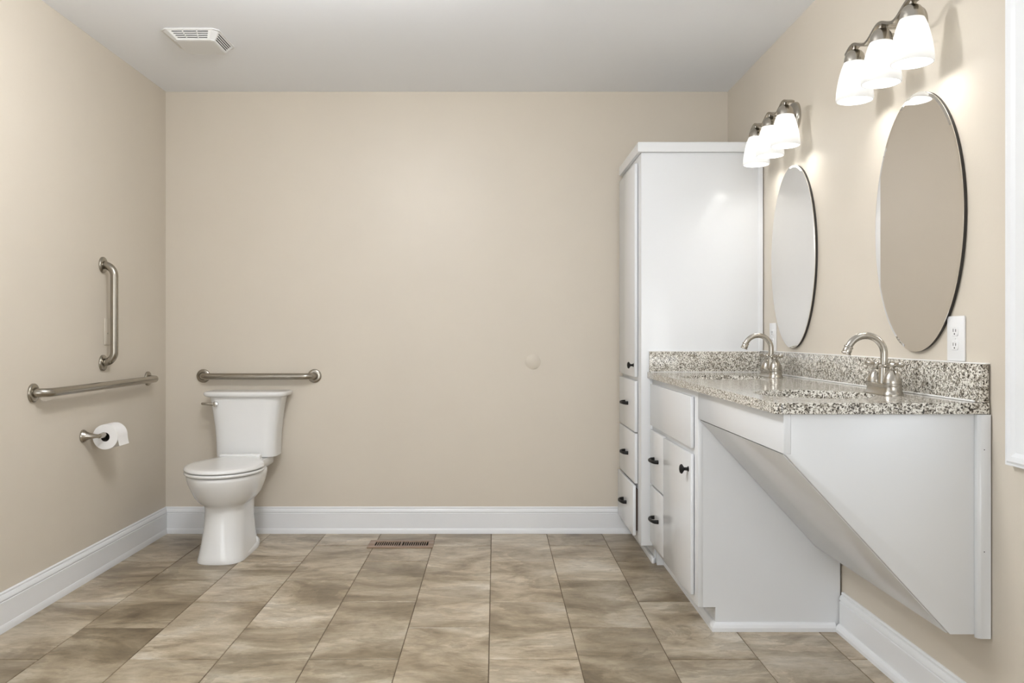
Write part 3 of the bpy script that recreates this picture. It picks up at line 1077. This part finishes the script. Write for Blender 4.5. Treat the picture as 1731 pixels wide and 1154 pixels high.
def patch(bm, q, u0, u1, v0, v1, th_):
    A_, B_, C_, D_ = [Vector(p) for p in q]       # A-B upper edge, D-C lower edge
    def P(u, v):
        return (A_ * (1 - u) + B_ * u) * (1 - v) + (D_ * (1 - u) + C_ * u) * v
    nrm = (B_ - A_).cross(D_ - A_).normalized()
    if nrm.dot(P(.5, .5) - ctr) > 0:
        nrm = -nrm
    o_ = [P(u0, v0), P(u1, v0), P(u1, v1), P(u0, v1)]
    i_ = [p + nrm * th_ for p in o_]
    loft(bm, [o_, i_])


for k in range(8):
    q = (R0[k], R0[(k + 1) % 8], R1[(k + 1) % 8], R1[k])
    if k % 2:                                      # corner facets are solid
        patch(bm, q, 0, 1, 0, 1, 0.003)
        continue
    patch(bm, q, 0, 0.075, 0, 1, 0.003)
    patch(bm, q, 0.925, 1, 0, 1, 0.003)
    if k == 0:
        for u in (0.335, 0.665):
            patch(bm, q, u - 0.012, u + 0.012, 0, 1, 0.003)
    vsl = [0.13, 0.23, 0.34, 0.44, 0.55, 0.65, 0.76, 0.86]
    edges_ = [0] + vsl + [1]
    for i in range(0, len(edges_), 2):
        patch(bm, q, 0.075, 0.925, edges_[i], edges_[i + 1], 0.003)
g = obj('louver_grille', bm, FANM, fan, smooth=False)
g['kind'] = 'stuff'
bm = B()
loft(bm, [oct_ring(bx0 - .001, bx1 + .001, by0 - .001, by1 + .001, 0.016, zb_ + 0.002), oct_ring(bx0 - .001, bx1 + .001, by0 - .001, by1 + .001, 0.016, zb_ - 0.0015), oct_ring(bx0 + .006, bx1 - .006, by0 + .006, by1 - .006, 0.016, zb_ - 0.004)])
obj('center_panel', bm, FANM, fan, smooth=False)

# ------------------------------------------------------------------ vanity lights
LX, SP = 1.180, 0.188
SHADE_PROF = [(0.0285, 2.000), (0.0335, 1.990), (0.0405, 1.972), (0.0470, 1.948), (0.0525, 1.922), (0.0563, 1.898), (0.0580, 1.880), (0.0578, 1.871), (0.0565, 1.866)]


def make_vanity_light(yc, label):
    v = thing('vanity_light', label, 'wall light', (XR, yc, 2.03), 'three shade vanity lights')
    bm = B()
    lathe(bm, [(0.066, 0.0003), (0.066, 0.010), (0.063, 0.017), (0.056, 0.021), (0.0, 0.0225)], (XR, yc, 2.03), (-1, 0, 0), 44)
    obj('backplate', bm, NICKEL, v)
    bm = B()
    box(bm, LX + 0.010, XR - 0.018, yc - 0.009, yc + 0.009, 2.034, 2.0435, 0.0015)
    box(bm, LX + 0.010, XR - 0.018, yc - 0.009, yc + 0.009, 2.010, 2.018, 0.0015)
    obj('arm', bm, NICKEL, v)
    # wavy flat rail
    bm = B()
    rings = []
    L = SP + 0.052
    n = 84
    def wz(yy):
        return 2.0345 + 0.0140 * math.cos(2 * PI * yy / SP)
    for i in range(n + 1):
        yy = -L + 2 * L * i / n
        z = wz(yy)
        sl_ = -0.0135 * 2 * PI / SP * math.sin(2 * PI * yy / SP)
        nn = Vector((0, -sl_, 1)).normalized()
        p = Vector((LX + 0.004, yc + yy, z))
        hx, hz = 0.015, 0.0042
        rings.append([p + Vector((-hx, 0, 0)) + nn * hz, p + Vector((hx, 0, 0)) + nn * hz, p + Vector((hx, 0, 0)) - nn * hz, p + Vector((-hx, 0, 0)) - nn * hz])
    loft(bm, rings)
    obj('rail', bm, STEEL, v, sharp=35)
    for k in (-1, 0, 1):
        y = yc + k * SP
        bm = B()
        lathe(bm, [(0.0055, 2.046), (0.0055, 2.039), (0.0080, 2.0375), (0.0080, 2.034), (0.0140, 2.0315), (0.0225, 2.0260), (0.0285, 2.0175), (0.0315, 2.0070), (0.0325, 1.9970), (0.0328, 1.9900), (0.0305, 1.9890)], (LX, y, 0), (0, 0, 1), 32)
        cp = obj('shade_holder', bm, NICKEL, v)
        bm = B()
        inner = [(r - 0.0032, z) for r, z in SHADE_PROF[::-1]]
        lathe(bm, SHADE_PROF + inner, (LX, y, 0), (0, 0, 1), 44, cap0=False, cap1=False)
        obj('glass_shade', bm, SHADE, v, sharp=60)
        bm = B()
        lathe(bm, [(0.010, 1.990), (0.0125, 1.982), (0.013, 1.965), (0.018, 1.952), (0.025, 1.936), (0.0285, 1.918), (0.0265, 1.901), (0.019, 1.891), (0.008, 1.8865), (0.0, 1.886)], (LX, y, 0), (0, 0, 1), 26)
        obj('bulb', bm, BULB, v)


make_vanity_light(2.545, 'three shade nickel vanity light above the near mirror')
make_vanity_light(3.575, 'three shade nickel vanity light above the mirror by the cabinet')

# ------------------------------------------------------------------ added fill globe under the ceiling, out of camera view
GX, GY, GZ, GR = -0.55, 2.36, 2.215, 0.135
cl = thing('fill_globe', 'added opal glass fill globe hanging under the ceiling, out of camera view', 'added fill light', (GX, GY, ZC))
obj('canopy', lathe(B(), [(0.068, 0.0003), (0.070, 0.008), (0.060, 0.016), (0.040, 0.022), (0.014, 0.030), (0.012, 0.080), (0.045, 0.088), (0.045, 0.110), (0.0, 0.110)], (GX, GY, ZC), (0, 0, -1), 40), NICKEL, cl)
obj('globe', lathe(B(), [(max(GR * math.sin(PI * i / 24), 0.0), -GR * math.cos(PI * i / 24)) for i in range(25)], (GX, GY, GZ), (0, 0, 1), 48), FILL_GLOBE, cl)
